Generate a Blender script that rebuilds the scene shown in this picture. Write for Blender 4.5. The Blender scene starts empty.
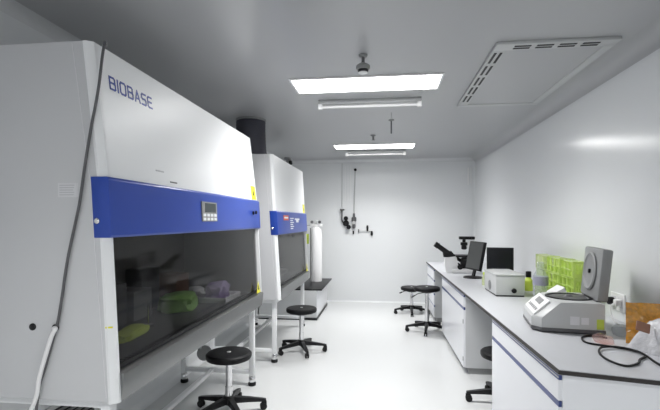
import bpy, bmesh, math, random
from mathutils import Vector, Matrix, noise
PI = math.pi
random.seed(4)
S = bpy.context.scene
C = S.collection

# ------------------------------------------------------------------ materials
def mat(name, col, rough=.5, metal=0., spec=.5, var=.03, scale=6., bump=0., bscale=40., coat=0., alpha=None):
    m = bpy.data.materials.new(name); m.use_nodes = True
    nt = m.node_tree; b = nt.nodes['Principled BSDF']
    b.inputs['Roughness'].default_value = rough; b.inputs['Metallic'].default_value = metal
    b.inputs['Specular IOR Level'].default_value = spec
    b.inputs['Coat Weight'].default_value = coat
    tc = nt.nodes.new('ShaderNodeTexCoord')
    n = nt.nodes.new('ShaderNodeTexNoise'); n.inputs['Scale'].default_value = scale; n.inputs['Detail'].default_value = 3
    nt.links.new(tc.outputs['Object'], n.inputs['Vector'])
    r = nt.nodes.new('ShaderNodeValToRGB')
    r.color_ramp.elements[0].color = tuple(max(0, c*(1-var)) for c in col) + (1,)
    r.color_ramp.elements[1].color = tuple(min(1, c*(1+var)) for c in col) + (1,)
    nt.links.new(n.outputs['Fac'], r.inputs['Fac']); nt.links.new(r.outputs['Color'], b.inputs['Base Color'])
    if bump:
        n2 = nt.nodes.new('ShaderNodeTexNoise'); n2.inputs['Scale'].default_value = bscale
        nt.links.new(tc.outputs['Object'], n2.inputs['Vector'])
        bp = nt.nodes.new('ShaderNodeBump'); bp.inputs['Strength'].default_value = bump; bp.inputs['Distance'].default_value = .01
        nt.links.new(n2.outputs['Fac'], bp.inputs['Height']); nt.links.new(bp.outputs['Normal'], b.inputs['Normal'])
    return m

def emis(name, col, strength):
    m = bpy.data.materials.new(name); m.use_nodes = True; nt = m.node_tree
    nt.nodes.remove(nt.nodes['Principled BSDF'])
    e = nt.nodes.new('ShaderNodeEmission'); e.inputs['Color'].default_value = tuple(col)+(1,); e.inputs['Strength'].default_value = strength
    nt.links.new(e.outputs[0], nt.nodes['Material Output'].inputs['Surface'])
    return m

def clear(name, tint, gloss_rough=.03, body=0., body_col=(1, 1, 1), ior=1.45):
    """see-through plastic or glass sheet: tinted transparency under a fresnel gloss, with some milky body"""
    m = bpy.data.materials.new(name); m.use_nodes = True; nt = m.node_tree
    nt.nodes.remove(nt.nodes['Principled BSDF'])
    t = nt.nodes.new('ShaderNodeBsdfTransparent'); t.inputs['Color'].default_value = tuple(tint)+(1,)
    g = nt.nodes.new('ShaderNodeBsdfGlossy'); g.inputs['Roughness'].default_value = gloss_rough
    f = nt.nodes.new('ShaderNodeFresnel'); f.inputs['IOR'].default_value = ior
    d = nt.nodes.new('ShaderNodeBsdfDiffuse'); d.inputs['Color'].default_value = tuple(body_col)+(1,)
    m1 = nt.nodes.new('ShaderNodeMixShader'); m1.inputs['Fac'].default_value = body
    nt.links.new(t.outputs[0], m1.inputs[1]); nt.links.new(d.outputs[0], m1.inputs[2])
    m2 = nt.nodes.new('ShaderNodeMixShader')
    ge = nt.nodes.new('ShaderNodeNewGeometry'); mm = nt.nodes.new('ShaderNodeMath'); mm.operation = 'MULTIPLY_ADD'   # inner faces: no total reflection in a thin sheet
    mm.inputs[1].default_value = -1; mm.inputs[2].default_value = 1; mu = nt.nodes.new('ShaderNodeMath'); mu.operation = 'MULTIPLY'
    nt.links.new(ge.outputs['Backfacing'], mm.inputs[0]); nt.links.new(mm.outputs[0], mu.inputs[0]); nt.links.new(f.outputs[0], mu.inputs[1])
    nt.links.new(mu.outputs[0], m2.inputs['Fac']); nt.links.new(m1.outputs[0], m2.inputs[1]); nt.links.new(g.outputs[0], m2.inputs[2])
    nt.links.new(m2.outputs[0], nt.nodes['Material Output'].inputs['Surface'])
    return m

M = dict(
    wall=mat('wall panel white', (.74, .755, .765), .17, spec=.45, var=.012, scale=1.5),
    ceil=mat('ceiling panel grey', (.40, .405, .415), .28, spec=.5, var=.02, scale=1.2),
    floor=mat('floor epoxy', (.64, .65, .65), .2, spec=.4, var=.012, scale=2.0),
    cove=mat('cove aluminium', (.62, .63, .64), .35, spec=.5),
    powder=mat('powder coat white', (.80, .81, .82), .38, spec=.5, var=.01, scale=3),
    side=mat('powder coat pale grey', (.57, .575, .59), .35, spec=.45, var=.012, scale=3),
    chamber=mat('chamber lining', (.24, .232, .22), .6, var=.06),
    deck=mat('dark deck', (.07, .07, .072), .35, var=.08),
    blue=mat('blue enamel', (.017, .058, .36), .32, spec=.5, var=.03),
    steel=mat('brushed steel', (.23, .235, .235), .34, metal=.9, var=.04, scale=30),
    dullsteel=mat('dull steel', (.28, .285, .285), .45, metal=.6, var=.05, scale=20),
    chrome=mat('chrome', (.75, .75, .76), .12, metal=1., var=.01),
    black=mat('black plastic', (.008, .008, .009), .42, spec=.28, var=.1),
    vinyl=mat('black vinyl', (.006, .006, .007), .5, spec=.2, var=.1, bump=.1, bscale=120),
    rubber=mat('black rubber', (.010, .010, .010), .6, spec=.28, var=.1),
    white=mat('white plastic', (.80, .80, .80), .35, var=.01),
    grey=mat('grey plastic', (.50, .51, .51), .4, var=.02),
    midgrey=mat('mid grey plastic', (.25, .255, .255), .45, var=.04),
    dgrey=mat('dark grey plastic', (.10, .10, .105), .45, var=.05),
    duct=mat('dark grey duct fabric', (.045, .045, .06), .7, var=.15),
    screen=mat('dark screen', (.012, .013, .016), .18, spec=.28, var=.05),
    screengrey=mat('grey screen', (.05, .053, .053), .3, var=.05),
    worktop=mat('worktop grey', (.56, .57, .595), .33, spec=.4, var=.02, scale=25),
    wedge=mat('worktop edge dark', (.022, .018, .017), .5, var=.1),
    cabwhite=mat('cabinet white', (.80, .81, .84), .28, spec=.45, var=.01),
    cabgrey=mat('cabinet side grey', (.58, .59, .60), .35, var=.015),
    strip=mat('blue handle strip', (.035, .06, .21), .3, var=.05),
    stripgap=mat('dark gap', (.03, .03, .04), .5, var=.05),
    yellow=mat('yellow sticker', (.75, .72, .03), .5, var=.03),
    ygreen=mat('yellow green plastic', (.50, .62, .08), .4, var=.05),
    orange=mat('orange red sticker', (.62, .10, .02), .45, var=.04),
    ink=mat('navy lettering', (.03, .06, .32), .4, var=.02),
    faint=mat('faint grey print', (.50, .50, .52), .6, var=.06),
    palelabel=mat('pale label', (.66, .66, .68), .5, var=.02),
    lcd=mat('lcd grey green', (.05, .065, .07), .2, var=.1),
    key=mat('white key', (.8, .82, .85), .4, var=.02),
    glass=clear('tinted sash glass', (.66, .66, .66), .06, 0.0, ior=1.25),
    clearp=clear('clear plastic', (.90, .92, .94), .05, .12, (.8, .85, .9)),
    lime=clear('lime plastic', (.93, .97, .72), .15, .40, (.74, .86, .32)),
    palelime=clear('pale lime plastic', (.92, .95, .80), .15, .36, (.78, .85, .52)),
    violet=mat('violet grey liquid', (.30, .30, .38), .3, var=.05),
    amber=mat('amber film', (.55, .25, .02), .16, spec=.6, var=.75, scale=45, bump=.6, bscale=30, coat=.5),
    bag=mat('white film', (.66, .66, .68), .25, var=.12, scale=30, bump=.8, bscale=30),
    brown=mat('brown card', (.26, .13, .085), .7, var=.15, scale=15),
    pink=clear('pink film', (.99, .90, .88), .15, .12, (.85, .55, .52)),
    redprint=mat('faded red print', (.60, .36, .36), .6, var=.05),
    greenpack=mat('green packet', (.30, .52, .17), .45, var=.25, scale=14),
    purple=mat('purple packet', (.34, .27, .46), .45, var=.3, scale=18),
    tray=mat('white tray', (.82, .82, .84), .4, var=.02),
    diffuser=emis('lamp diffuser', (1, .995, .985), 11.),
)

# ------------------------------------------------------------------ mesh helper
class MB:
    def __init__(s): s.bm = bmesh.new()
    def _quadstrip(s, loops, closed=True, cap=True):
        rows = [[s.bm.verts.new(p) for p in lp] for lp in loops]
        n = len(rows[0])
        for a, b in zip(rows, rows[1:]):
            for i in range(n if closed else n-1):
                j = (i+1) % n
                try: s.bm.faces.new((a[i], a[j], b[j], b[i]))
                except ValueError: pass
        if cap:
            for r in (rows[0], rows[-1]):
                if len(r) >= 3: s.bm.faces.new(r)
        return rows
    def box(s, x0, x1, y0, y1, z0, z1, bev=0., seg=2, mtx=None):
        t = bmesh.new(); bmesh.ops.create_cube(t, size=1)
        for v in t.verts:
            v.co = Vector((x0+(v.co.x+.5)*(x1-x0), y0+(v.co.y+.5)*(y1-y0), z0+(v.co.z+.5)*(z1-z0)))
        if bev: bmesh.ops.bevel(t, geom=t.edges[:], offset=bev, segments=seg, affect='EDGES', profile=.5)
        return s.add(t, mtx)
    def add(s, t, mtx=None):
        if mtx is not None: t.transform(mtx)
        me = bpy.data.meshes.new('tmp'); t.to_mesh(me); t.free(); s.bm.from_mesh(me); bpy.data.meshes.remove(me); return s
    def prism(s, poly, axis, a0, a1, bev=0., mtx=None):
        """polygon in the two other axes (in xyz order) extruded along axis"""
        def P(p, a): return {'x': (a, p[0], p[1]), 'y': (p[0], a, p[1]), 'z': (p[0], p[1], a)}[axis]
        t = MB(); t._quadstrip([[P(p, a0) for p in poly], [P(p, a1) for p in poly]])
        bmesh.ops.recalc_face_normals(t.bm, faces=t.bm.faces)
        if bev: bmesh.ops.bevel(t.bm, geom=t.bm.edges[:], offset=bev, segments=2, affect='EDGES', profile=.5)
        return s.add(t.bm, mtx)
    def loft(s, loops, mtx=None):
        t = MB(); t._quadstrip(loops); return s.add(t.bm, mtx)
    def lathe(s, prof, c=(0, 0, 0), seg=24, axis='z', mtx=None):
        loops = []
        for r, h in prof:
            r = max(r, 1e-4); lp = []
            for i in range(seg):
                a = 2*PI*i/seg; u, v = r*math.cos(a), r*math.sin(a)
                q = {'z': (u, v, h), 'x': (h, u, v), 'y': (u, h, v)}[axis]
                lp.append(tuple(q[k]+c[k] for k in range(3)))
            loops.append(lp)
        return s.loft(loops, mtx)
    def cyl(s, p0, p1, r, seg=14, r1=None):
        return s.tube([p0, p1], r, seg, r1)
    def tube(s, pts, r, seg=8, r1=None):
        P = [Vector(p) for p in pts]; n = len(P); loops = []
        T = []
        for i in range(n):
            a = P[max(i-1, 0)]; b = P[min(i+1, n-1)]; T.append((b-a).normalized())
        up = Vector((0, 0, 1)) if abs(T[0].z) < .9 else Vector((1, 0, 0))
        U = T[0].cross(up).normalized()
        for i in range(n):
            U = (U - T[i]*U.dot(T[i])).normalized(); V = T[i].cross(U)
            rr = r if r1 is None else r+(r1-r)*i/(n-1)
            loops.append([tuple(P[i]+U*rr*math.cos(2*PI*k/seg)+V*rr*math.sin(2*PI*k/seg)) for k in range(seg)])
        return s.loft(loops)
    def build(s, name, m, parent=None, origin=None, smooth=True):
        off = Vector((0, 0, 0)) if origin is None else Vector(origin)
        bmesh.ops.recalc_face_normals(s.bm, faces=s.bm.faces)
        me = bpy.data.meshes.new(name); s.bm.to_mesh(me); s.bm.free()
        if origin is not None: me.transform(Matrix.Translation(-off))
        if smooth:
            for p in me.polygons: p.use_smooth = True
            me.set_sharp_from_angle(angle=math.radians(35))
        o = bpy.data.objects.new(name, me); C.objects.link(o)
        if not isinstance(m, (list, tuple)): m = [m]
        for k in m: me.materials.append(M[k] if isinstance(k, str) else k)
        if parent is not None: o.parent = parent
        return o

def spline(pts, n=6):
    P = [Vector(p) for p in pts]; out = []
    for i in range(len(P)-1):
        p0 = P[max(i-1, 0)]; p1 = P[i]; p2 = P[i+1]; p3 = P[min(i+2, len(P)-1)]
        for k in range(n):
            t = k/n
            out.append(tuple(.5*((2*p1)+(p2-p0)*t+(2*p0-5*p1+4*p2-p3)*t*t+(3*p1-p0-3*p2+p3)*t**3)))
    out.append(tuple(P[-1])); return out

def thing(name, label, cat, loc=(0, 0, 0), rz=0., group=None):
    o = bpy.data.objects.new(name, None); C.objects.link(o); o.empty_display_size = .1
    o.location = loc; o.rotation_euler = (0, 0, rz)
    return tag(o, label, cat, group)
def tag(o, label, cat, group=None):
    o['label'] = label; o['category'] = cat
    if group: o['group'] = group
    return o
def struct(o): o['kind'] = 'structure'; return o
KIDS = {}
def kids(o): return [c for c in bpy.data.objects if c.parent == o]
def dup(root, loc, rz, label, group=None):
    def cp(o, par):
        c = o.copy(); C.objects.link(c)
        if par is not None: c.parent = par
        for k in kids(o): cp(k, c)
        return c
    src = kids(root)
    r = root.copy(); C.objects.link(r)
    for k in src: cp(k, r)
    r.location = loc; r.rotation_euler = (0, 0, rz); r['label'] = label
    if group: r['group'] = group
    return r

# ------------------------------------------------------------------ room
XL, XR, YN, YB, H = -1.92, 1.60, -1.7, 8.07, 2.60
struct(MB().box(XL-.1, XR+.1, YN-.1, YB+.1, -.1, 0).build('floor', 'floor'))
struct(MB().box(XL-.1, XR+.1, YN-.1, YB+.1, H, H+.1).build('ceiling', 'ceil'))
struct(MB().box(XL-.1, XL, YN-.1, YB+.1, 0, H).build('wall_left', 'wall'))
struct(MB().box(XR, XR+.1, YN-.1, YB+.1, 0, H).build('wall_right', 'wall'))
struct(MB().box(XL, XR, YB, YB+.1, 0, H).build('wall_back', 'wall'))
struct(MB().box(XL, XR, YN-.1, YN, 0, H).build('wall_front', 'wall'))
def cove(r=.06, n=6):                       # concave quarter: (out from wall, down from ceiling)
    return [(0, 0)] + [(r-r*math.sin(a), r-r*math.cos(a)) for a in [PI/2*i/n for i in range(n+1)]]
cv = cove()
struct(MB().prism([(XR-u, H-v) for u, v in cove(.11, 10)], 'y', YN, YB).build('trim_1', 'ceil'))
struct(MB().prism([(XL+u, H-v) for u, v in cv], 'y', YN, YB).build('trim_2', 'cove'))
struct(MB().prism([(YB-u, H-v) for u, v in cv], 'x', XL, XR).build('trim_3', 'cove'))
struct(MB().prism([(YB-u, v) for u, v in cove(.03)], 'x', XL, XR).build('baseboard_back', 'wall'))
struct(MB().prism([(XR-u, v) for u, v in cove(.05)], 'y', YN, YB).build('baseboard_right', 'wall'))
struct(MB().prism([(XL+u, v) for u, v in cove(.05)], 'y', YN, YB).build('baseboard_left', 'wall'))
struct(MB().prism([(XR-u, YB-v) for u, v in cove(.05)], 'z', .05, H-.06).build('trim_4', 'wall'))

# low wall vent behind the near cabinet
v = thing('wall_vent', 'dark louvred vent low on the wall under the nearer safety cabinet', 'vent', (XL, 2.45, .245))
MB().box(0, .012, -.26, .26, -.16, .16, .003).build('frame', 'grey', v)
b = MB(); b.box(.010, .016, -.235, .235, -.135, .135); b.build('backing', 'black', v)
b = MB()
for i in range(9):
    z = -.12+i*.03
    b.prism([(.014, z), (.028, z-.008), (.029, z-.003), (.014, z+.005)], 'y', -.235, .235)
b.build('louvre', 'midgrey', v)

# corner conduit
o = MB().box(1.475, 1.50, 8.045, 8.074, 2.12, 2.43, .004).box(1.525, 1.54, 8.05, 8.07, 2.14, 2.43, .003).build('conduit', 'white')
tag(o, 'short pair of white conduits high on the end wall near its corner', 'conduit')

# ------------------------------------------------------------------ ceiling things
def ceiling_light(y, label):
    t = thing('ceiling_light', label, 'ceiling light', (-.145, y, H), 0, 'recessed ceiling panel lights')
    b = MB(); w, d = .60, .195
    for (x0, x1, y0, y1) in ((-w, w, -d, -d+.018), (-w, w, d-.018, d), (-w, -w+.018, -d+.018, d-.018), (w-.018, w, -d+.018, d-.018)):
        b.box(x0, x1, y0, y1, -.012, 0, .002)
    b.build('frame', 'white', t)
    MB().box(-w+.018, w-.018, -d+.018, d-.018, -.009, -.001).build('diffuser', 'diffuser', t)
    la = bpy.data.lights.new('panel_lamp', 'AREA'); la.shape = 'RECTANGLE'; la.size = 1.14; la.size_y = .33; la.energy = 22.; la.spread = math.radians(135); la.color = (1, .995, .985)
    lo = bpy.data.objects.new('panel_lamp', la); C.objects.link(lo); lo.parent = t; lo.location = (0, 0, -.014)
    return t
ceiling_light(3.59, 'large bright white ceiling panel light behind the hanging round detector')
ceiling_light(-.55, 'added unseen ceiling panel light brightening the near end of the room')  # added lamp behind the camera, unseen, brightens the near end
ceiling_light(6.60, 'smaller looking bright ceiling panel light near the end wall')

def tube_lamp(y, label):
    t = thing('tube_lamp', label, 'tube lamp', (-.135, y, H), 0, 'slim tube lamps')
    MB().box(-.47, .47, -.022, .022, -.036, 0, .006).build('housing', 'grey', t)
    MB().cyl((-.44, 0, -.062), (.44, 0, -.062), .013, 12).build('tube', 'white', t)
    for sx in (-1, 1):
        MB().box(sx*.455-.02, sx*.455+.02, -.018, .018, -.082, -.03, .005).build('lamp_holder', 'white', t)
    return t
tube_lamp(4.06, 'slim unlit tube lamp behind the large near ceiling panel light')
tube_lamp(7.02, 'slim unlit tube lamp between the far panel light and end wall')

# ceiling sensor
t = thing('ceiling_detector', 'round grey detector on a short stem in front of the near panel light', 'detector', (-.14, 2.97, H))
MB().lathe([(.030, -.001), (.030, -.012), (.022, -.018)], seg=20).build('base', 'midgrey', t)
MB().lathe([(.011, -.018), (.011, -.052), (.018, -.056)], seg=16).build('stem', 'dgrey', t)
MB().lathe([(.012, -.054), (.030, -.062), (.047, -.075), (.049, -.092), (.043, -.100)], seg=28).build('housing', 'midgrey', t)
MB().lathe([(.034, -.098), (.036, -.112), (.030, -.118)], seg=24).build('lens', 'black', t)
MB().lathe([(.030, -.116), (.031, -.124), (.018, -.130)], seg=24).build('dome', 'white', t)

t = thing('sprinkler', 'small grey sprinkler on the ceiling in front of the far panel light', 'sprinkler', (-.14, 5.76, H))
MB().lathe([(.035, -.001), (.033, -.012), (.012, -.016), (.012, -.04), (.008, -.06)], seg=18).build('body', 'midgrey', t)
MB().lathe([(.006, -.058), (.024, -.062), (.024, -.068)], seg=18).build('deflector', 'midgrey', t)

t = thing('hanging_rod', 'thin dark rod hanging from the ceiling between the two panel lights', 'rod', (.075, 4.6, H))
MB().cyl((0, 0, 0), (0, 0, -.075), .004, 8).build('wire', 'grey', t)
MB().lathe([(.006, -.068), (.030, -.072), (.030, -.080), (.010, -.088)], seg=18).build('collar', 'midgrey', t)
MB().cyl((0, 0, -.086), (0, 0, -.215), .008, 10).build('rod', 'dgrey', t)

# cassette in ceiling
t = thing('ceiling_cassette', 'large square slotted air cassette set in the ceiling', 'air cassette', (1.065, 3.61, H))
w, d = .365, .755
b = MB()
for (x0, x1, y0, y1) in ((-w, w, -d, -d+.10), (-w, w, d-.07, d), (-w, -w+.085, -d+.10, d-.07), (w-.06, w, -d+.10, d-.07)):
    b.box(x0, x1, y0, y1, -.022, 0, .004)
b.build('frame', 'grey', t)
MB().box(-w+.086, w-.061, -d+.101, d-.071, -.016, -.002).build('panel', 'ceil', t)
for r in range(2):
    for i in range(4):
        x = -w+.115+i*.135
        MB().box(x, x+.10, -d+.022+r*.036, -d+.040+r*.036, -.0245, -.018).build('slot', 'black', t)
for r in range(2):
    for i in range(5):
        y = -d+.13+i*.25
        MB().box(-w+.016+r*.036, -w+.032+r*.036, y, y+.19, -.0245, -.018).build('slot', 'black', t)

# ------------------------------------------------------------------ safety cabinets
def ribbon(b, pts, w, plane):
    """flat stroke along pts (2d), plane maps (u,v)->xyz; extruded a little"""
    for (a, c) in zip(pts, pts[1:]):
        dx, dy = c[0]-a[0], c[1]-a[1]; L = math.hypot(dx, dy) or 1
        ex, ey = dx/L*w*.5, dy/L*w*.5; nx, ny = -dy/L*w/2, dx/L*w/2
        q = [(a[0]-ex+nx, a[1]-ey+ny), (c[0]+ex+nx, c[1]+ey+ny), (c[0]+ex-nx, c[1]+ey-ny), (a[0]-ex-nx, a[1]-ey-ny)]
        b.loft([[plane(u, v, 0) for u, v in q], [plane(u, v, .0015) for u, v in q]])
LET = {
 'B': [[(0, 0), (0, 1), (.5, 1), (.62, .9), (.62, .62), (.5, .53), (.66, .44), (.66, .1), (.54, 0), (0, 0)], [(.14, .53), (.5, .53)]],
 'I': [[(0, 0), (0, 1)]],
 'O': [[(.14, 0), (0, .14), (0, .86), (.14, 1), (.56, 1), (.7, .86), (.7, .14), (.56, 0), (.14, 0)]],
 'A': [[(0, 0), (.34, 1), (.68, 0)], [(.16, .3), (.52, .3)]],
 'S': [[(.64, 1), (.14, 1), (.02, .88), (.02, .64), (.14, .53), (.52, .53), (.64, .42), (.64, .12), (.52, 0), (0, 0)]],
 'E': [[(.62, 1), (.14, 1), (0, .88), (0, .12), (.14, 0), (.62, 0)], [(.14, .53), (.56, .53)]],
}
ADV = {'B': .92, 'I': .26, 'O': .96, 'A': .92, 'S': .9, 'E': .9}

def safety_cabinet(y0, y1, prof, zb, zt, zu0, zu1, label, logo):
    xb, xt = prof[0][1], prof[-1][1]
    XB_ = -1.90
    t = thing('safety_cabinet', label, 'safety cabinet', (xb-.4, (y0+y1)/2, 0), 0, 'biosafety cabinets along the wall')
    org = t.location.copy()
    def B(mb, name, m, par=None): return mb.build(name, m, par or t, origin=org)
    def xf(z):                                            # front line of the cabinet seen from the side
        for (za, xa), (zc, xc) in zip(prof, prof[1:]):
            if z <= zc or zc == prof[-1][0]: return xa+(z-za)/(zc-za)*(xc-xa)
    ch = .028
    # side shells
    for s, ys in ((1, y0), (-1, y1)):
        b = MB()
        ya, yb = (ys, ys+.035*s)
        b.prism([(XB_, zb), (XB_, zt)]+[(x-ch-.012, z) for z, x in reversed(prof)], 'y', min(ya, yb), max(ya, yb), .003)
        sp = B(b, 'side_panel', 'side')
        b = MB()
        def sec(z):
            x = xf(z)
            return [(x-ch-.012, ys, z), (x-ch, ys-.002*s, z), (x-.008, ys+.010*s, z), (x-.001, ys+.018*s, z), (x-.001, ys+.030*s, z), (x-ch-.012, ys+.036*s, z)]
        b.loft([sec(zb-.004)]+[sec(z) for z, x in prof[1:]])
        pl = B(b, 'corner_pillar', 'powder')
        if s == 1:
            b = MB(); q = [(zb+.02, xf(zb+.02))]+prof[1:-1]+[(zt-.01, xf(zt-.01))]
            so = lambda z: .045+.04*(z-zb)/(zt-zb)
            b.prism([(x-so(z), z) for z, x in q]+[(x-so(z)-.004, z) for z, x in reversed(q)], 'y', ys-.0022, ys+.002)
            B(b, 'seam', 'palelabel', sp)
    # shell: top, back, upper front, plenum floor
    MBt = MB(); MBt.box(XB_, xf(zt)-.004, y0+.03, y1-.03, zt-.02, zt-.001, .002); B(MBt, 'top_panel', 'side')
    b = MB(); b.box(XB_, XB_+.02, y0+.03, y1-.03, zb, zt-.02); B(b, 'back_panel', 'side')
    b = MB(); q = [(zu0, xf(zu0))]+[p for p in prof[1:-1] if p[0] > zu0]+[(zt, xf(zt))]
    b.prism([(x-.03, min(z, zt-.018)) for z, x in q]+[(x-.001, z) for z, x in reversed(q)], 'y', y0+.025, y1-.025)
    fp = B(b, 'front_panel', 'powder')
    b = MB(); b.box(XB_+.02, xf(zb)-.03, y0+.03, y1-.03, zb, zb+.02); B(b, 'bottom_pan', 'dullsteel')
    # chamber
    zs = zb+.115
    b = MB(); b.box(-1.84, -1.825, y0+.06, y1-.06, zb+.08, zu0+.1); B(b, 'chamber_back', 'chamber')
    b = MB(); b.box(-1.84, xf(zu0)-.05, y0+.06, y1-.06, zu0+.02, zu0+.04); B(b, 'chamber_roof', 'chamber')
    for yy in (y0+.036, y1-.056):
        b = MB(); b.prism([(-1.84, zb+.04), (-1.84, zu0+.04), (xf(zu0)-.045, zu0+.04), (xf(zb+.04)-.045, zb+.04)], 'y', yy, yy+.02); B(b, 'chamber_side', 'chamber')
    b = MB(); b.box(-1.825, xf(zs)-.10, y0+.056, y1-.056, zs-.022, zs, .003); B(b, 'work_surface', 'deck')
    # steel sill: sloped arm rest and front strip
    b = MB(); b.prism([(xf(zs)-.105, zs-.03), (xf(zs)-.105, zs+.002), (xf(zs)-.06, zs+.006), (xf(zs)+.012, zs-.004), (xf(zs)+.016, zs-.012), (xf(zb)+.0, zb-.004), (xf(zb)-.02, zb-.004), (xf(zs)-.02, zs-.03)], 'y', y0+.029, y1-.029)
    B(b, 'arm_rest', 'steel')
    b = MB()
    n = int((y1-y0-.3)/.03)
    for i in range(n):
        y = y0+.15+i*.03; b.box(xf(zs)-.098, xf(zs)-.066, y, y+.012, zs+.0035, zs+.0085)
    B(b, 'air_grille', 'black')
    # sash
    z0 = zs+.012
    b = MB(); b.prism([(xf(z0)-.034, z0), (xf(zu0)-.034, zu0+.02), (xf(zu0)-.028, zu0+.02), (xf(z0)-.028, z0)], 'y', y0+.029, y1-.029)
    sash = B(b, 'sash_glass', 'glass')
    b = MB(); b.prism([(xf(z0)-.038, z0-.006), (xf(z0)-.038, z0+.012), (xf(z0)-.022, z0+.012), (xf(z0)-.022, z0-.006)], 'y', y0+.029, y1-.029)
    B(b, 'sash_rail', 'black', sash)
    # blue fascia
    p = .014
    b = MB(); yl, yr = y0-.004, y1+.004
    b.prism([(xf(zu0)-.064, zu0+.0), (xf(zu1)-.066, zu1), (xf(zu1)+p-.008, zu1), (xf(zu1)+p, zu1-.012), (xf(zu0)+p, zu0+.01), (xf(zu0)+p-.008, zu0)], 'y', yl, yr, .002)
    bl = B(b, 'blue_fascia', 'blue')
    xs = lambda z: xf(z)+p
    zm = (zu0+zu1)/2
    b = MB(); b.lathe([(.012, 0), (.012, -.006), (.008, -.009)], (xf(zu0+.07)-.045, yl, zu0+.07), 16, 'y'); B(b, 'lock', 'chrome', bl)
    W = y1-y0
    def plate(mb, ya, yb, za, zb_, d0, d1):
        mb.prism([(xs(za)+d0, za), (xs(zb_)+d0, zb_), (xs(zb_)+d1, zb_), (xs(za)+d1, za)], 'y', ya, yb)
    if logo:
        b = MB(); plate(b, 2.615, 2.86, zm-.06, zm+.065, -.003, .004); ds = B(b, 'control_panel', 'midgrey', bl)
        b = MB(); plate(b, 2.66, 2.835, zm-.002, zm+.056, .003, .0055); B(b, 'display', 'lcd', bl)
        b = MB()
        for r in range(2):
            for k in range(4):
                plate(b, 2.628+k*.058, 2.668+k*.058, zm-.029-r*.025, zm-.011-r*.025, .003, .007)
        B(b, 'keypad', 'key', bl)
        for (yy, zz) in ((3.70, zm+.012), (3.78, zm+.018)):
            b = MB(); b.lathe([(.016, 0), (.016, .008), (.010, .012)], (xs(zz)-.002, yy, zz), 14, 'x'); B(b, 'switch', 'black', bl)
        # lettering
        b = MB(); zl, hh = 2.062, .053; ycur = 1.80
        def plane(u, v, e): return (xf(v)+e-.0006, u, v)
        for chh in 'BIOBASE':
            for st in LET[chh]:
                ribbon(b, [(ycur+px*hh*1.12, zl+py*hh) for px, py in st], .0085, plane)
            ycur += ADV[chh]*hh*1.12+.004
        B(b, 'lettering', 'ink', fp)
        for za, zb2, ya, yb, mm in ((1.735, 1.742, 2.12, 2.20, 'faint'), (1.688, 1.695, 2.26, 2.34, 'dgrey')):
            b = MB(); b.prism([(xf(za)-.001, za), (xf(zb2)-.001, zb2), (xf(zb2)+.001, zb2), (xf(za)+.001, za)], 'y', ya, yb)
            B(b, 'marking', mm, fp)
        # side label and ports
        b = MB(); b.box(-1.362, -1.272, y0-.0015, y0+.001, 1.58, 1.64)
        sl = B(b, 'side_label', 'palelabel')
        b = MB()
        for i in range(5): b.box(-1.355, -1.285-random.random()*.02, y0-.0022, y0-.001, 1.588+i*.01, 1.592+i*.01)
        B(b, 'print', 'faint', sl)
        for x in (-1.479, -1.373):
            b = MB(); b.lathe([(.015, .001), (.015, -.004), (.009, -.005)], (x, y0, 1.031), 18, 'y'); B(b, 'cable_port', 'black')
        b = MB(); b.box(xf(1.04)-.034, xf(1.04)-.009, y0-.004, y0+.004, 1.034, 1.041)
        for vv in b.bm.verts: vv.co.y += max(0, vv.co.x-(xf(1.04)-ch))*.55
        B(b, 'yellow_mark', 'yellow')
    else:
        b = MB(); plate(b, 4.72, 4.97, zm+.028, zm+.085, -.001, .002); os_ = B(b, 'orange_sticker', 'orange', bl)
        b = MB(); plate(b, 4.75, 4.94, zm+.048, zm+.066, .001, .003); B(b, 'white_band', 'key', bl)
        b = MB()
        for i in range(6): plate(b, 5.06, 5.20+.05*(i % 2), zm-.075+i*.024, zm-.063+i*.024, -.001, .002)
        B(b, 'print', 'key', bl)
        b = MB(); plate(b, 5.33, 5.62, zm+.032, zm+.052, -.001, .002); plate(b, 5.40, 5.55, zm+.002, zm+.034, -.001, .002); B(b, 'emblem', 'key', bl)
    # warning stickers
    def tri(y, z, s, name, down=False):
        b = MB(); X = xf(z)-.001
        b.prism([(y-s/2, z-s/2), (y+s/2, z-s/2), (y+s/2, z+s/2), (y-s/2, z+s/2)] if not down else [(y-s/2, z-s*.45), (y+s/2, z-s*.45), (y, z+s*.45)], 'x', -.001, .0016)
        for vv in b.bm.verts: vv.co.x += xf(vv.co.z)
        st = B(b, name, 'yellow', fp)
        b = MB(); b.prism([(y-s*.18, z-s*.2), (y+s*.18, z-s*.2), (y, z+s*.22)], 'x', .001, .0026)
        for vv in b.bm.verts: vv.co.x += xf(vv.co.z)
        return st, b
    st, b = tri(y1-.11, zu1+.065, .12, 'warning_sticker'); b.build('warning_symbol', 'black', t, origin=org)
    st, b = tri(y1-.12, zs+.055, .11, 'warning_sticker', True); b.build('warning_symbol', 'black', t, origin=org)
    # stand
    xfL, xbL = xb-.085, -1.82
    yl, yr = y0+.07, y1-.06
    b = MB()
    for (a, c, d, e) in ((xfL-.02, xfL+.02, yl, yr), (xbL-.02, xbL+.02, yl, yr)): b.box(a, c, d, e, zb-.045, zb-.005)
    for yy in (yl, yr): b.box(xbL, xfL, yy-.02, yy+.02, zb-.045, zb-.005)
    B(b, 'top_rail', 'powder')
    for yy in (yl, yr):
        b = MB(); b.box(xbL, xfL, yy-.018, yy+.018, .105, .142, .004); B(b, 'cross_rail', 'powder')
    b = MB(); b.box(-1.57, -1.53, yl, yr, .108, .140, .004); B(b, 'long_rail', 'powder')
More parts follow.
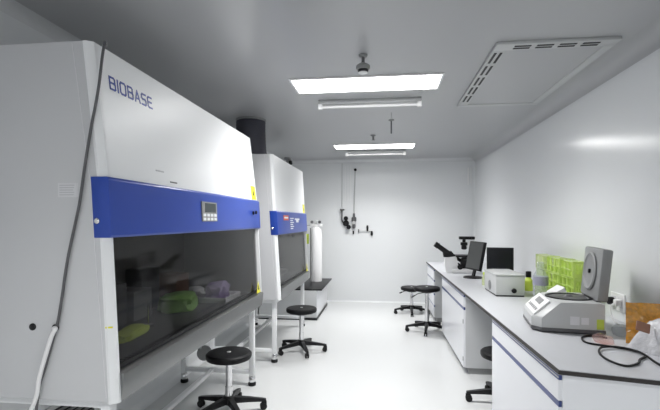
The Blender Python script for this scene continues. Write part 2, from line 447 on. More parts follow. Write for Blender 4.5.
    for xx in (xfL, xbL):
        for yy in (yl, yr):
            b = MB(); b.box(xx-.023, xx+.023, yy-.023, yy+.023, .085, zb-.005, .004); lg = B(b, 'leg', 'powder')
            b = MB(); b.lathe([(.034, .002), (.036, .02), (.030, .034)], (xx, yy, 0), 18); B(b, 'rubber_foot', 'black', lg)
            b = MB(); b.lathe([(.028, .033), (.030, .045), (.030, .075), (.022, .088)], (xx, yy, 0), 18); B(b, 'foot_nut', 'chrome', lg)
    return t, xf, org
bsc, xf1, org1 = safety_cabinet(1.70, 3.91, [(.725, -1.095), (1.45, -1.135), (1.60, -1.139), (2.235, -1.212)], .725, 2.235, 1.41, 1.665,
    'nearer large white safety cabinet with blue fascia, keypad and blue lettering', True)
b = MB(); b.tube([(-1.50, 3.45, .72), (-1.50, 3.45, .43)], .017, 10); p = b.build('drain_pipe', 'steel', bsc, origin=org1)
b = MB(); b.lathe([(.02, 0), (.058, .008), (.060, .045), (.02, .052)], (-1.47, 3.45, .39), 22, 'y'); b.build('drain_valve', 'midgrey', bsc, origin=org1)
safety_cabinet(4.44, 6.16, [(.665, -1.055), (2.175, -1.145)], .665, 2.175, 1.335, 1.585,
    'farther white safety cabinet with orange and white stickers on its blue fascia', False)

# duct from the far cabinet to the ceiling
t = thing('exhaust_duct', 'dark grey exhaust duct rising from the farther cabinet to the ceiling', 'duct', (-1.46, 4.72, 2.177))
prof = []
for i in range(25):
    z = i/24*.40
    prof.append((.158+.022*(1-i/24)**3+(.004 if i % 2 else 0), z))
MB().lathe(prof, seg=32).build('hose', 'duct', t)
MB().lathe([(.162, .405), (.168, .410), (.168, .421), (.162, .422)], seg=32).build('collar', 'midgrey', t)
MB().lathe([(.195, .0), (.195, .012), (.178, .02)], seg=32).build('flange', 'grey', t)

t = thing('exhaust_valve', 'small grey valve with black knob on top of the farther cabinet', 'valve', (-1.24, 5.60, 2.175))
MB().lathe([(.035, 0), (.035, .02), (.02, .03), (.02, .09), (.045, .10), (.045, .125), (.02, .135)], seg=20).build('body', 'midgrey', t)
MB().lathe([(.03, 0), (.033, .02), (.02, .04)], (.02, 0, .06), 16, 'x').build('knob', 'black', t)

# things inside the nearer cabinet (work surface top z = .84)
ZW = .8405
def lump(name, m, sx, sy, sz, loc, rz, label, cat, amp=.25, seed=0, group=None):
    bm = bmesh.new(); bmesh.ops.create_icosphere(bm, subdivisions=3, radius=1)
    for vv in bm.verts:
        q = vv.co.copy(); k = 1+amp*noise.noise(q*1.7+Vector((seed, 0, 0)))+amp*.5*noise.noise(q*4+Vector((0, seed, 0)))
        e = .6
        q = Vector([math.copysign(abs(c)**e, c) for c in q])*k
        vv.co = Vector((q.x*sx/2, q.y*sy/2, max(q.z, -.7)*sz/2+.35*sz))
    b = MB(); b.add(bm); o = b.build(name, m); o.location = loc; o.rotation_euler = (0, 0, rz)
    return tag(o, label, cat, group)
lump('packet', 'greenpack', .26, .34, .13, (-1.50, 3.06, ZW), .2, 'green packet lying mid way inside the nearer cabinet', 'packet', seed=3)
lump('packet', 'ygreen', .12, .30, .05, (-1.40, 2.30, ZW), .1, 'flat yellow green packet close to the near end inside the cabinet', 'packet', seed=5)
t = thing('tray', 'white tray at the far end inside the nearer cabinet', 'tray', (-1.35, 3.47, ZW))
b = MB(); b.box(-.13, .13, -.18, .18, 0, .01, .003)
for (a, c, d, e) in ((-.13, .13, -.18, -.17), (-.13, .13, .17, .18), (-.13, -.12, -.18, .18), (.12, .13, -.18, .18)): b.box(a, c, d, e, .005, .04, .003)
b.build('body', 'tray', t)
lump('packet', 'purple', .17, .26, .15, (-1.35, 3.47, ZW+.012), .1, 'purple and white packet heaped on the white tray', 'packet', seed=8)
lump('packet', 'tray', .14, .22, .09, (-1.60, 3.60, ZW), .5, 'white packet behind the tray inside the nearer cabinet', 'packet', seed=11)
def carton(loc, s, m, label):
    o = MB().box(-s[0]/2, s[0]/2, -s[1]/2, s[1]/2, 0, s[2], .006).build('carton', m); o.location = loc
    return tag(o, label, 'carton', 'cartons inside the nearer cabinet')
carton((-1.66, 2.45, ZW), (.16, .20, .26), 'dgrey', 'tall dark carton standing at the back inside the nearer cabinet')
carton((-1.66, 2.72, ZW), (.18, .22, .19), 'midgrey', 'middle grey carton at the back inside the nearer cabinet')
carton((-1.745, 3.02, ZW), (.13, .24, .30), 'dgrey', 'tallest dark carton behind the green packet inside the cabinet')
carton((-1.68, 3.34, ZW), (.18, .22, .22), 'brown', 'brown carton behind the white tray inside the nearer cabinet')
t = thing('dispenser', 'small chrome post standing near the front inside the nearer cabinet', 'dispenser', (-1.42, 2.52, ZW))
MB().lathe([(.03, 0), (.03, .012), (.008, .016)], seg=18).build('base', 'steel', t)
MB().cyl((0, 0, .014), (0, 0, .13), .007, 10).build('post', 'chrome', t)
# far cabinet
lump('packet', 'grey', .22, .40, .14, (-1.45, 5.2, .782), 0, 'grey packet lying inside the farther cabinet', 'packet', seed=21)
lump('packet', 'dgrey', .20, .30, .10, (-1.38, 5.68, .782), 0, 'dark packet lying inside the farther cabinet', 'packet', seed=23)

# cord and hose on the near cabinet side
o = MB().tube(spline([(-1.4, 2.1, 2.243), (-1.26, 1.86, 2.243), (-1.205, 1.79, 2.244), (-1.184, 1.75, 2.243), (-1.168, 1.71, 2.174), (-1.169, 1.69, 2.051), (-1.184, 1.687, 1.956), (-1.202, 1.687, 1.874), (-1.231, 1.687, 1.71), (-1.253, 1.687, 1.566), (-1.269, 1.687, 1.492), (-1.309, 1.687, 1.319), (-1.336, 1.687, 1.153), (-1.354, 1.687, 1.057), (-1.381, 1.687, 0.965), (-1.413, 1.687, 0.86), (-1.441, 1.687, 0.767), (-1.46, 1.68, 0.55), (-1.5, 1.7, 0.3), (-1.53, 1.68, 0.1), (-1.56, 1.66, 0.008), (-1.62, 1.5, 0.008)], 6), .006, 8).build('power_cord', 'dgrey')
tag(o, 'dark cord trailing down the grey side of the nearer cabinet', 'cord')
o = MB().tube(spline([(-1.373, 1.69, 1.031), (-1.352, 1.672, 1.032), (-1.369, 1.672, 1.003), (-1.396, 1.672, 0.924), (-1.426, 1.672, 0.824), (-1.453, 1.672, 0.711), (-1.56, 1.62, 0.45), (-1.58, 1.58, 0.1), (-1.56, 1.45, 0.01)], 6), .0085, 10).build('hose', 'white')
tag(o, 'white hose from the port low on the nearer cabinet side', 'hose')

# ------------------------------------------------------------------ low cabinet and column beyond
t = thing('low_cabinet', 'low pale grey cabinet with a black top beyond the farther cabinet', 'cabinet', (-1.42, 7.09, 0))
MB().box(-.46, .42, -.60, .60, .03, .44, .004).build('body', 'cabgrey', t)
MB().box(-.465, .43, -.615, .61, 0, .03).build('plinth', 'black', t)
MB().box(-.48, .50, -.60, .66, .441, .462, .004).build('top', 'black', t)
MB().box(.418, .424, -.58, .58, .06, .42, .002).build('door', 'cabwhite', t)
t = thing('white_column', 'upright white column with dark gauges standing on the black low cabinet top', 'column', (-1.14, 7.38, .462))
MB().lathe([(.095, 0), (.098, .02), (.098, .80), (.085, .88), (.05, .92)], seg=28).build('body', 'white', t)
MB().box(-.10, .10, -.05, .05, .925, .965, .004).build('bracket', 'white', t)
for sx in (-1, 1):
    MB().lathe([(.024, -.03), (.026, .0), (.02, .01)], (sx*.065, -.04, 1.0), 20, 'y').build('gauge', 'dgrey', t)
MB().box(-.02, .02, -.05, .0, .965, 1.03, .004).build('valve', 'grey', t)
MB().cyl((-.088, -.075, .05), (-.088, -.075, .9), .008, 8).build('pipe', 'dgrey', t)
MB().box(-.215, -.125, -.012, .0, .63, .80, .004).build('tag', 'ygreen', t)
MB().cyl((-.17, -.006, .79), (-.17, -.006, .95), .004, 8).cyl((-.17, -.006, .945), (-.09, -.006, .945), .004, 8).build('tag_hook', 'dgrey', t)

# ------------------------------------------------------------------ end wall fittings
def fitting(name, label): return thing(name, label, 'wall fitting', (0, YB, 0), 0)
t = fitting('gas_valve', 'black double valve with a T handle on the end wall')
MB().cyl((-.765, -.02, 2.54), (-.765, -.02, 1.72), .006, 8).build('pipe', 'grey', t)
MB().box(-.80, -.72, -.09, .004, 1.675, 1.70, .004).cyl((-.765, -.05, 1.68), (-.765, -.05, 1.50), .013, 10).build('handle', 'dgrey', t)
MB().lathe([(.055, 0), (.055, -.05), (.04, -.07)], (-.69, 0, 1.44), 20, 'y').lathe([(.04, -.05), (.04, -.11)], (-.64, 0, 1.37), 16, 'y').lathe([(.038, 0), (.038, -.1)], (-.69, 0, 1.53), 16, 'y').build('valve_body', 'black', t)
MB().tube([(-.765, -.05, 1.50), (-.75, -.05, 1.46), (-.70, -.05, 1.45)], .012, 8).build('elbow', 'black', t)
t = fitting('gas_outlet', 'grey and black tap below a tall pipe on the end wall')
MB().cyl((-.525, -.02, 2.40), (-.545, -.02, 1.60), .010, 8).build('pipe', 'grey', t)
MB().lathe([(.022, 0), (.026, -.05), (.01, -.06)], (-.52, 0, 2.415), 14, 'y').build('bracket', 'black', t)
MB().lathe([(.018, 1.62), (.022, 1.56), (.045, 1.54), (.045, 1.48), (.02, 1.46), (.03, 1.40), (.03, 1.36), (.012, 1.34)], (-.545, -.04, 0), 18).build('valve_body', 'dgrey', t)
MB().lathe([(.03, -.02), (.03, -.1)], (-.545, 0, 1.45), 14, 'y').build('regulator', 'grey', t)
MB().cyl((-.555, -.03, 1.30), (-.555, -.03, 1.24), .014, 10).build('nozzle', 'black', t)
t = fitting('tap_bracket', 'thin pipe with two small black taps on the end wall')
MB().tube([(-.46, -.03, 1.30), (-.23, -.03, 1.30)], .008, 8).build('pipe', 'grey', t)
MB().lathe([(.016, 1.40), (.020, 1.37), (.014, 1.29)], (-.30, -.03, 0), 12).build('tap', 'black', t)
MB().lathe([(.014, 1.30), (.022, 1.26), (.022, 1.23), (.01, 1.21)], (-.22, -.03, 0), 12).build('tap', 'black', t)
MB().box(-.47, -.45, -.035, .004, 1.27, 1.33, .003).build('bracket', 'dgrey', t)
o = MB().box(-.66, -.654, -.008, 0, 1.85, 2.5).box(-.71, -.704, -.008, 0, 1.85, 2.5).box(-.61, -.604, -.008, 0, 1.85, 2.5).build('wall_conduit', 'white')
o.location = (0, YB, 0); tag(o, 'three thin white conduits running down the end wall between the taps', 'conduit')

# ------------------------------------------------------------------ lab bench
XF = lambda y: .79-(y-2.12)*.0167       # worktop front edge
TOPZ = .80
Y0, Y1 = 2.12, 7.50
def wt(d, z): return [(XF(Y0)+d, Y0+d*.9, z), (1.597, 1.925+d*.9, z), (1.597, Y1-d*.6, z), (XF(Y1)+d, Y1-d*.6, z)]
t = thing('worktop', 'long light grey worktop with a dark edge along the wall', 'worktop', (1.2, 4.8, .765))
MB().loft([wt(.008, .783), wt(.008, .7985), wt(.010, .80)]).build('slab', 'worktop', t, origin=(1.2, 4.8, .765))
b = MB()
o_, i_ = wt(0, .78), wt(.007, .78)
for k in (0, 2, 3):
    j = (k+1) % 4; lo = [o_[k], o_[j], i_[j], i_[k]]
    b.loft([[(x, y, .779) for x, y, _ in lo], [(x, y, .7975) for x, y, _ in lo]])
b.build('edge', 'wedge', t, origin=(1.2, 4.8, .765))

def bench_unit(ya, yb, label, layout, skew=0., near=False):
    """local frame: front at x=0 facing -x, back to the wall; y from ya to yb"""
    xa, xb_ = XF(ya)+.012, XF(yb)+.012
    t = thing('base_cabinet', label, 'cabinet', ((xa+xb_)/2, (ya+yb)/2, 0), 0, 'white base cabinets under the worktop')
    org = t.location.copy()
    def quad(d0, z, e=0): return [(xa+d0, ya+e, z), (1.545, ya+e-skew, z), (1.545, yb-e, z), (xb_+d0, yb-e, z)]
    MB().loft([quad(.018, .06), quad(.018, .7815)]).build('carcass', 'cabgrey' if not near else 'cabwhite', t, origin=org)
    MB().loft([quad(.05, .0, .01), quad(.05, .06, .01)]).build('plinth', 'midgrey', t, origin=org)
    def F(f, z0, z1, y_0, y_1, d0, d1, name, m, par):
        pts = []
        for z in (z0, z1):
            pts.append([(XF(y_0)+.012+d0, y_0, z), (XF(y_0)+.012+d1, y_0, z), (XF(y_1)+.012+d1, y_1, z), (XF(y_1)+.012+d0, y_1, z)])
        return MB().loft(pts).build(name, m, par, origin=org)
    F(0, .767, .7812, ya+.002, yb-.002, .0, .018, 'top_rail', 'cabwhite', t)
    for kind, z0, z1, a, c in layout:
        a_, c_ = ya+a*(yb-ya)+.003, ya+c*(yb-ya)-.003
        if kind == 'drawer':
            d = F(0, z0, z1-.024, a_, c_, 0, .018, 'drawer', 'cabwhite', t)
            F(0, z1-.023, z1-.001, a_, c_, .002, .016, 'handle_strip', 'strip', d)
            F(0, z1-.013, z1-.008, a_, c_, -.001, .004, 'strip_lip', 'palelabel', d)
        else:
            d = F(0, z0, z1-.028, a_, c_, 0, .018, 'door', 'cabwhite', t)
            F(0, z1-.027, z1-.001, a_, c_, .002, .016, 'handle_strip', 'strip', d)
            F(0, z0+.06, z0+.10, a_+.01, a_+.022, -.004, .0, 'hinge', 'steel', d)
            F(0, z1-.16, z1-.12, a_+.01, a_+.022, -.004, .0, 'hinge', 'steel', d)
    return t
lay1 = [('drawer', .648, .766, 0, 1), ('door', .065, .645, 0, 1)]
bench_unit(2.15, 3.33, 'base cabinet with a wide drawer at the near end of the bench', lay1, skew=.165, near=True)
bench_unit(4.38, 5.80, 'middle base cabinet between the two knee spaces of the bench', lay1)
bench_unit(6.60, 7.45, 'far base cabinet at the end wall end of the bench',
           [('drawer', .615, .766, 0, 1), ('drawer', .42, .61, 0, 1), ('drawer', .245, .415, 0, 1), ('drawer', .065, .24, 0, 1)])

# ------------------------------------------------------------------ stools
def stool(label, loc, rz, h):
    t = thing('stool', label, 'stool', loc, rz, 'black swivel stools on wheels')
    s = MB().lathe([(.05, h-.062), (.150, h-.058), (.168, h-.050), (.175, h-.034), (.174, h-.014), (.162, h-.003), (.12, h), (.02, h-.002)], seg=36).build('seat', 'vinyl', t)
    MB().lathe([(.016, h-.004), (.015, h+.001), (.006, h+.002)], seg=14).build('seat_glint', 'grey', s)  # grey disc standing in for the small pale glint at the seat centre
    MB().lathe([(.07, h-.080), (.07, h-.062)], seg=20).build('seat_plate', 'black', t)
    MB().tube([(0, .0, h-.075), (0, .13, h-.085), (0, .20, h-.115)], .006, 8).tube([(0, .19, h-.110), (0, .235, h-.130)], .010, 8).build('lever', 'black', t)
    MB().cyl((0, 0, .10), (0, 0, h-.07), .0245, 18).build('column', 'chrome', t)
    MB().cyl((0, 0, .095), (0, 0, .10+(h-.17)*.35), .029, 18).build('sleeve', 'chrome', t)
    MB().lathe([(.045, .072), (.050, .09), (.047, .125), (.034, .135)], seg=20).build('hub', 'black', t)
    for i in range(5):
        R = Matrix.Rotation(2*PI*i/5, 4, 'Z')
        def sec(x, w, z0, z1): return [(x, -w, z0), (x, w, z0), (x, w*.8, z1), (x, -w*.8, z1)]
        b = MB(); b.loft([sec(.03, .027, .078, .125), sec(.15, .022, .074, .108), sec(.26, .017, .066, .088), sec(.285, .014, .064, .082)], R)
        a = b.build('leg', 'black', t)
        b = MB()
        for sy in (-1, 1): b.lathe([(.010, sy*.006), (.026, sy*.007), (.027, sy*.018), (.018, sy*.021)], (.265, 0, .0275), 16, 'y', R)
        b.box(.250, .290, -.008, .008, .03, .066, .003, mtx=R)
        b.build('caster', 'rubber', a)
    return t
st = stool('black stool in front of the nearer safety cabinet', (-1.19, 3.28, 0), .35, .47)
def stool_at(label, loc, rz, h):
    return stool(label, loc, rz, h)
stool_at('black stool in front of the farther safety cabinet', (-.93, 4.92, 0), .1, .50)
stool_at('raised black stool beside the middle base cabinet, nearer of the far pair', (.57, 6.02, 0), 2.05, .60)
stool_at('black stool close to the end wall, farther of the far pair', (.44, 7.15, 0), .9, .43)
stool_at('black stool half hidden in the knee space under the worktop', (.955, 3.70, 0), 3.05, .43)

# ------------------------------------------------------------------ things on the worktop
ZT = .8005
# inverted microscope, eyepieces toward the aisle
t = thing('microscope', 'white inverted microscope with black eyepieces at the far end of the worktop', 'microscope', (.99, 6.02, ZT), -.05)
MB().box(-.10, .20, -.12, .12, 0, .055, .01).build('base', 'white', t)
MB().loft([[(-.17, -.08, .0), (-.02, -.08, .0), (-.02, .08, 0), (-.17, .08, 0)], [(-.185, -.075, .10), (-.02, -.075, .10), (-.02, .075, .10), (-.185, .075, .10)], [(-.18, -.07, .195), (-.04, -.07, .215), (-.04, .07, .215), (-.18, .07, .195)]]).build('body', 'white', t)
tubs = MB()
MB().loft([[(-.20, -.06, .20), (-.04, -.06, .20), (-.04, .06, .20), (-.20, .06, .20)], [(-.21, -.05, .26), (-.10, -.05, .28), (-.10, .05, .28), (-.21, .05, .26)]]).build('eyepiece_head', 'black', t)
for sy in (-.034, .034):
    MB().cyl((-.14, sy, .25), (-.27, sy, .345), .036, 14, .034).cyl((-.27, sy, .345), (-.31, sy, .372), .040, 14, .036).build('eyepiece', 'black', t)
MB().cyl((-.08, 0, .225), (.05, 0, .13), .022, 12).build('tube', 'black', t)
MB().box(-.05, .20, -.13, .13, .205, .228, .004).build('stage', 'black', t)
MB().box(.02, .17, -.06, .06, .055, .165, .01).build('lower_body', 'black', t)
MB().lathe([(.045, .165), (.05, .18), (.02, .205)], (.07, 0, 0), 18).build('turret', 'dgrey', t)
for sy in (-1, 1): MB().lathe([(.03, sy*.09), (.034, sy*.13), (.02, sy*.14)], (0, 0, .08), 18, 'y').build('focus_knob', 'black', t)
MB().loft([[(.15, -.03, .05), (.21, -.03, .05), (.21, .03, .05), (.15, .03, .05)], [(.155, -.028, .25), (.20, -.028, .25), (.20, .028, .25), (.155, .028, .25)], [(.125, -.028, .34), (.18, -.028, .34), (.18, .028, .34), (.125, .028, .34)], [(.14, -.028, .44), (.19, -.028, .44), (.19, .028, .44), (.14, .028, .44)]]).build('arm', 'white', t)
MB().box(.0, .20, -.045, .045, .435, .475, .008).build('lamp_housing', 'black', t)
MB().lathe([(.022, .44), (.022, .40), (.046, .395), (.046, .36), (.030, .35), (.036, .34), (.036, .31), (.02, .30)], (.065, 0, 0), 18).build('condenser', 'black', t)

# monitors
def monitor(label, loc, rz, w, h, zc, face, tilt=0., back=0.):
    t = thing('monitor', label, 'monitor', loc, rz, 'black monitors on the worktop')
    R = Matrix.Translation((0, back, zc)) @ Matrix.Rotation(tilt, 4, 'X')
    MB().box(-w/2, w/2, -.012, .022, -h/2, h/2, .005, mtx=R).build('housing', 'black', t)
    MB().box(-w/2+.012, w/2-.012, -.0145, -.010, -h/2+.018, h/2-.012, .0, mtx=R).build('screen', face, t)
    MB().loft([[(-.025, .02, .01), (.025, .02, .01), (.025, .04, .01), (-.025, .04, .01)], [(-.025, back+.028, zc), (.025, back+.028, zc), (.025, back+.048, zc), (-.025, back+.048, zc)]]).build('neck', 'black', t)
    MB().box(-.03, .03, .018+back, .06+back, zc-.05, zc+.05, .005).build('bracket', 'black', t)
    MB().lathe([(.115, 0), (.115, .008), (.10, .016), (.03, .02)], (0, .03, 0), 28).build('base', 'black', t)
    return t
monitor('dark grey monitor turned to the aisle beside the microscope', (1.03, 5.43, ZT), -1.28, .345, .345, .262, 'screengrey', -.2, .06)
monitor('black monitor facing the camera behind the grey instrument box', (1.28, 5.08, ZT), -.12, .28, .26, .255, 'screen')

# yellowish vial bottle by the box
t = thing('vial', 'small yellowish bottle behind the grey instrument box', 'bottle', (1.055, 4.83, ZT))
MB().lathe([(.022, 0), (.024, .006), (.024, .08), (.012, .10), (.012, .115)], seg=18).build('body', 'palelime', t)
MB().lathe([(.014, .113), (.014, .135), (.01, .137)], seg=16).build('cap', 'ygreen', t)

# grey instrument box
t = thing('instrument_box', 'pale grey benchtop instrument box with peaked lid and black knob', 'instrument', (1.0, 4.11, ZT), .01)
MB().box(.004, .246, .004, .436, .0, .014, .003).build('base', 'black', t)
MB().box(0, .25, 0, .44, .012, .186, .006).build('body', 'grey', t)
def rc(x0, x1, y0, y1, z): return [(x0, y0, z), (x1, y0, z), (x1, y1, z), (x0, y1, z)]
MB().loft([rc(-.003, .253, -.003, .443, .187), rc(-.003, .253, -.003, .443, .197), rc(.05, .20, .10, .34, .214)]).build('lid', 'grey', t)
MB().lathe([(.022, 0), (.022, -.012), (.016, -.018)], (.155, 0, .055), 20, 'y').build('knob', 'black', t)
b = MB()
for r_ in (.018, .032, .046):
    b.lathe([(r_, 0), (r_, -.004), (r_-.007, -.004), (r_-.007, 0)], (0, .22, .075), 24, 'x')
b.build('vent_ring', 'midgrey', t)

# vial with dark cap
t = thing('reagent_vial', 'small yellow green vial with black cap beside the green racks', 'bottle', (1.40, 4.50, ZT))
MB().lathe([(.038, 0), (.04, .01), (.04, .10), (.022, .125), (.022, .135)], seg=20).build('body', 'ygreen', t)
MB().lathe([(.026, .133), (.026, .185), (.018, .19)], seg=16).build('cap', 'black', t)

# racks
def rack_parts(t, m):
    L, D, hh = .245, .105, .125
    for z in (.0, .055, hh-.008):
        b = MB()
        ny, nx = 6, 3
        if z == 0: b.box(-D/2, D/2, -L/2, L/2, 0, .005)
        else:
            for i in range(nx+1): x = -D/2+i*(D-.012)/nx; b.box(x, x+.012, -L/2, L/2, z, z+.005)
            for j in range(ny+1):
                y = -L/2+j*(L-.012)/ny
                for i in range(nx):
                    x = -D/2+i*(D-.012)/nx; b.box(x+.012, x+(D-.012)/nx, y, y+.012, z, z+.005)
        b.build('shelf', m, t)
    for s in (-1, 1):
        y = s*(L/2+.003)
        b = MB(); b.box(-D/2, D/2, y-.003, y+.003, 0, .03).box(-D/2, -D/2+.02, y-.003, y+.003, .03, hh).box(D/2-.02, D/2, y-.003, y+.003, .03, hh).box(-D/2, D/2, y-.003, y+.003, hh-.02, hh)
        b.build('end_panel', m, t)
    for i in range(3):
        for j in range(6):
            if random.random() < .75:
                x = -D/2+.012+(i+.5)*(D-.012)/3-.006; y = -L/2+.006+(j+.5)*(L-.012)/6
                MB().cyl((x, y, .006), (x, y, hh-.012+random.random()*.006), .010, 8).build('tube', m, t)
names = {0: ('beside the small vial', 'palelime'), 1: ('behind the centrifuge bowl', 'lime'), 2: ('beside the open centrifuge lid', 'lime')}
lev = ['lowest', 'middle', 'topmost']
protos = {}
for c_, y in enumerate((4.13, 3.86, 3.58)):
    for k in range(3):
        lab = f"{'pale' if c_ == 0 else 'lime'} green tube rack, {lev[k]} of the stack {names[c_][0]}"
        loc = (1.435+.006*((k*7+c_*3) % 3), y, ZT+k*.1265); rz = (.03, -.05, .06)[(k+c_) % 3]
        m = names[c_][1]
        if m not in protos:
            t = thing('tube_rack', lab, 'tube rack', loc, rz, 'green tube racks stacked by the wall'); rack_parts(t, m); protos[m] = t
        else: dup(protos[m], loc, rz, lab)

# clear bottle with violet grey band
t = thing('reagent_bottle', 'clear bottle with violet grey band in front of the green racks', 'bottle', (1.25, 3.72, ZT))
MB().lathe([(.052, 0), (.056, .01), (.056, .22), (.05, .25), (.024, .29), (.024, .32)], seg=24).build('body', 'clearp', t)
MB().lathe([(.0575, .232), (.0585, .234), (.0585, .168), (.0575, .166)], seg=24).build('band', 'violet', t)
MB().lathe([(.028, .318), (.028, .345), (.024, .35)], seg=20).build('cap', 'clearp', t)
# folded white sheet
o = MB().loft([[(-.05, -.07, .0), (.05, -.07, .0), (.05, .07, 0), (-.05, .07, 0)], [(-.035, -.06, .13), (.04, -.06, .155), (.04, .06, .155), (-.035, .06, .13)], [(-.06, -.07, .14), (.02, -.075, .19), (.02, .07, .19), (-.06, .06, .14)], [(-.06, -.07, .145), (.02, -.075, .195), (.02, .07, .195), (-.06, .06, .145)]]).build('paper_carton', 'white')
o.location = (1.29, 3.47, ZT); tag(o, 'small white open carton between the green racks and centrifuge', 'carton')

# centrifuge (local: x toward the wall, y along the bench; near front corner at origin)
t = thing('centrifuge', 'pale grey benchtop centrifuge with its round-disc lid standing open', 'centrifuge', (.905, 2.835, ZT), -.15)
D, Wd = .40, .42
def sec(y, ins): return None
foot = [(.0, .0), (.06, -.0), (D, .0), (D, Wd), (.06, Wd), (.0, Wd-.0)]
def pl(pts, z, dx=0): return [(x, y, z) for x, y in pts]
# outline in plan is a box with chamfered front corners
def plan(i, f=0.): return [(f+i+.0, .05+i), (f+.05+i, i), (D-i, i), (D-i, Wd-i), (f+.05+i, Wd-i), (f+i, Wd-.05-i)]
MB().loft([pl(plan(.012), .0), pl(plan(.0), .012), pl(plan(.0), .030)]).build('base_skirt', 'dgrey', t)
MB().loft([pl(plan(.003), .030), pl(plan(.003), .085), pl(plan(.003, .010), .096), pl(plan(.005, .105), .186), pl(plan(.012, .108), .190)]).build('body', 'grey', t)
# control panel lying on the slope
import mathutils
sl = Vector((.095, 0, .090)).normalized(); nrm = Vector((-sl.z, 0, sl.x))
def P3(u, v, e): 
    p = Vector((.0135, 0, .0965))+sl*u+nrm*e; return (p.x, v, p.z)
def slab(b, u0, u1, v0, v1, e0, e1):
    b.loft([[P3(u0, v0, e0), P3(u1, v0, e0), P3(u1, v1, e0), P3(u0, v1, e0)], [P3(u0, v0, e1), P3(u1, v0, e1), P3(u1, v1, e1), P3(u0, v1, e1)]])
b = MB(); slab(b, .004, .128, .045, Wd-.045, -.006, .004); cp = b.build('control_panel', 'white', t)
b = MB(); slab(b, .070, .110, .13, .29, .003, .006); b.build('display', 'midgrey', cp)
b = MB()
for i in range(6): slab(b, .025, .045, .085+i*.045, .110+i*.045, .003, .0065)
b.build('keypad', 'midgrey', cp)
# bowl
MB().lathe([(.140, .1885), (.140, .196), (.128, .197), (.122, .1905), (.10, .1895), (.01, .1893)], (.25, .21, 0), 36).build('bowl_rim', 'black', t)
MB().lathe([(.11, .190), (.10, .194), (.03, .196), (.02, .205), (.005, .206)], (.245, .21, 0), 30).build('rotor', 'dgrey', t)
# side stickers
MB().box(.21, .26, .0005, .004, .055, .105).box(.27, .31, .0005, .004, .06, .10).build('side_label', 'palelabel', t)
MB().box(.352, .390, .0005, .0045, .035, .095).build('warning_sticker', 'ygreen', t)
# lid open, upright at the back
R = Matrix.Translation((.385, .21, .195)) @ Matrix.Rotation(.10, 4, 'Y')
lid = MB().box(-.025, .034, -.185, .185, .0, .315, .012, mtx=R).build('lid', 'midgrey', t)
MB().lathe([(.118, -.024), (.122, -.034), (.112, -.040), (.104, -.034), (.098, -.030), (.03, -.029)], (0, 0, .165), 36, 'x', R).build('lid_disc', 'midgrey', lid)
MB().lathe([(.014, -.028), (.013, -.040), (.006, -.041)], (0, 0, .165), 18, 'x', R).build('lid_nut', 'black', lid)
for y in (.08, .34):
    MB().cyl((.375, y-.03, .192), (.375, y+.03, .192), .012, 12).build('hinge', 'dgrey', t)

# socket on wall
t = thing('wall_socket', 'white double wall socket behind the centrifuge', 'socket', (XR, 3.24, .925))
MB().box(-.010, 0, -.09, .09, -.06, .06, .003).build('plate', 'white', t)
for y in (-.045, .045): MB().box(-.013, -.009, y-.030, y+.030, -.035, .035, .002).build('outlet', 'palelabel', t)
o = MB().lathe([(.024, -.014), (.028, -.025), (.026, -.05), (.012, -.06)], (0, 0, 0), 18, 'x').build('plug', 'black')
o.location = (XR+.002, 3.285, .925); tag(o, 'round black plug in the wall socket', 'plug')
t = thing('mains_lead', 'white mains lead with plug hanging from the wall socket', 'cord', (XR, 3.195, .925))
MB().box(-.05, -.014, -.02, .02, -.022, .022, .005).build('plug', 'white', t)
MB().tube(spline([(-.045, 0, 0), (-.07, 0, -.02), (-.075, -.01, -.08), (-.07, -.04, -.115), (-.08, -.12, -.1195), (-.06, -.25, -.1195)], 6), .004, 8).build('cable', 'white', t)

# black cord on worktop
CORD = [(1.275, 2.71), (1.233, 2.749), (1.175, 2.742), (1.127, 2.681), (1.119, 2.586), (1.232, 2.513), (1.297, 2.449), (1.298, 2.373), (1.237, 2.309), (1.192, 2.243), (1.117, 2.198), (1.08, 2.267), (1.086, 2.38), (1.125, 2.463), (1.169, 2.496), (1.238, 2.495), (1.293, 2.414), (1.286, 2.277), (1.269, 2.071)]
o = MB().tube(spline([(x, y, ZT+.006+(.006 if 12 < i < 17 else 0)) for i, (x, y) in enumerate(CORD)], 6), .0055, 8).build('power_cord', 'black')
tag(o, 'black power cord looped on the worktop beside the centrifuge', 'cord')

# amber bag
def pillow(w, d, h, amp, seed, nx=22, nz=14):
    """upright pouch: width along x, thickness along y, height along z"""
    t = MB(); grid = {}
    for side in (-1, 1):
        for i in range(nx+1):
            for k in range(nz+1):
                u, v = i/nx, k/nz
                e = (1-abs(2*u-1)**3)*(1-max(0, 2*v-1)**2.2)
                x = (u-.5)*w; z = v*h
                y = side*d/2*max(e, .04) + amp*noise.noise(Vector((x*18+seed, z*18, side*3)))*(.4+e)
                z += amp*.5*noise.noise(Vector((x*12, seed, 0)))*v
                grid[side, i, k] = t.bm.verts.new((x, y, z))
        for i in range(nx):
            for k in range(nz):
                q = [grid[side, i, k], grid[side, i+1, k], grid[side, i+1, k+1], grid[side, i, k+1]]
                t.bm.faces.new(q)
    rim = [(i, 0) for i in range(nx)]+[(nx, k) for k in range(nz)]+[(i, nz) for i in range(nx, 0, -1)]+[(0, k) for k in range(nz, 0, -1)]
    for a, c in zip(rim, rim[1:]+rim[:1]):
        t.bm.faces.new([grid[-1, *a], grid[-1, *c], grid[1, *c], grid[1, *a]])
    return t
o = pillow(.255, .075, .225, .024, 2, 40, 28).build('amber_bag', 'amber'); o.location = (1.465, 2.63, ZT); o.rotation_euler = (0, 0, -.03)
tag(o, 'glossy amber plastic bag standing against the wall at the near worktop end', 'bag')
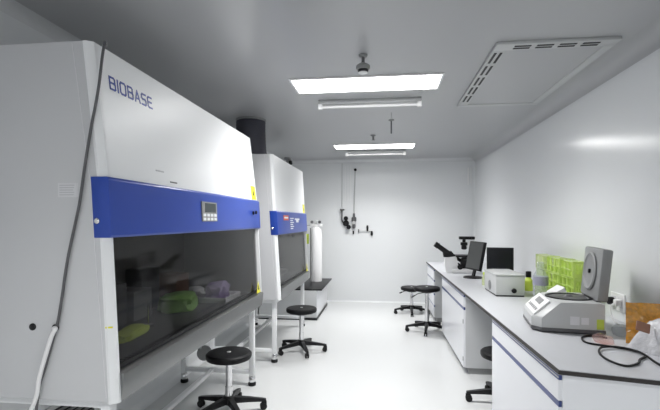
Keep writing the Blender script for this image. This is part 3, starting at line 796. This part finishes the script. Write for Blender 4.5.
# white bag: heightfield mound
b = MB(); n1, n2 = 26, 20; G = {}
A_, B_, C_, D_ = Vector((1.278, 2.55)), Vector((1.40, 2.33)), Vector((1.575, 2.12)), Vector((1.585, 2.55))
for i in range(n1+1):
    for j in range(n2+1):
        u, v_ = i/n1, j/n2
        q = (A_*(1-u)+D_*u)*(v_)+(B_*(1-u)+C_*u)*(1-v_)
        e = (1-abs(2*u-1)**4)*(1-abs(2*v_-1)**3)
        z = .002+e*(.105+.03*u+.10*v_)+e*.030*noise.noise(Vector((q.x*22, q.y*22, 1)))+e*.012*abs(noise.noise(Vector((q.x*60, q.y*60, 3))))
        q2 = q+Vector((noise.noise(Vector((q.y*14, 0, 0))), noise.noise(Vector((0, q.x*14, 0)))))*.012*(1 if 0 < u < 1 else .3)
        q2.x = min(q2.x, 1.59)
        G[i, j] = b.bm.verts.new((q2.x, q2.y, max(z, .002)))
for i in range(n1):
    for j in range(n2): b.bm.faces.new((G[i, j], G[i+1, j], G[i+1, j+1], G[i, j+1]))
bot = []
rim = [(i, 0) for i in range(n1)]+[(n1, k) for k in range(n2)]+[(i, n2) for i in range(n1, 0, -1)]+[(0, k) for k in range(n2, 0, -1)]
lo = [b.bm.verts.new((G[r_].co.x, G[r_].co.y, 0)) for r_ in rim]
for k in range(len(rim)):
    a, c = rim[k], rim[(k+1) % len(rim)]
    b.bm.faces.new((G[a], G[c], lo[(k+1) % len(rim)], lo[k]))
b.bm.faces.new(lo)
wb = b.build('white_bag', 'bag', None, origin=(1.42, 2.4, 0)); wb.location = (1.42, 2.4, ZT)
tag(wb, 'crumpled white plastic bag in front of the amber bag', 'bag')
o = MB().box(-.032, .032, -.006, .006, -.026, .026, .004).build('card_piece', 'brown')
o.location = (1.321, 2.44, 0.935); o.rotation_euler = (-.6, .3, -.2); tag(o, 'small brown card piece on the crumpled white bag', 'card')
lump('pink_film', 'pink', .075, .10, .05, (1.215, 2.625, ZT), .3, 'small pink plastic film between the centrifuge and white bag', 'film', seed=31)
lump('clear_film', 'clearp', .08, .10, .07, (1.40, 2.80, ZT), .3, 'small clear plastic film behind the centrifuge corner', 'film', seed=33)

# ------------------------------------------------------------------ camera, world, exposure
cam = bpy.data.cameras.new('camera'); co = bpy.data.objects.new('camera', cam); C.objects.link(co)
cam.sensor_width = 36; cam.sensor_fit = 'HORIZONTAL'; cam.lens = 24.0; cam.shift_y = 16/660
cam.clip_start = .05
co.location = (0, 0, 1.48); co.rotation_euler = (PI/2, 0, math.atan(54/440))
S.camera = co
w = bpy.data.worlds.new('world'); S.world = w; w.use_nodes = True
w.node_tree.nodes['Background'].inputs[0].default_value = (1, 1, 1, 1); w.node_tree.nodes['Background'].inputs[1].default_value = .0
S.view_settings.view_transform = 'Standard'; S.view_settings.look = 'None'
S.view_settings.gamma = 1; S.view_settings.exposure = 0.54; S.view_settings.use_curve_mapping = False
S.cycles.max_bounces = 14; S.cycles.diffuse_bounces = 8; S.cycles.glossy_bounces = 5; S.cycles.transparent_max_bounces = 16
S.cycles.sample_clamp_indirect = 6
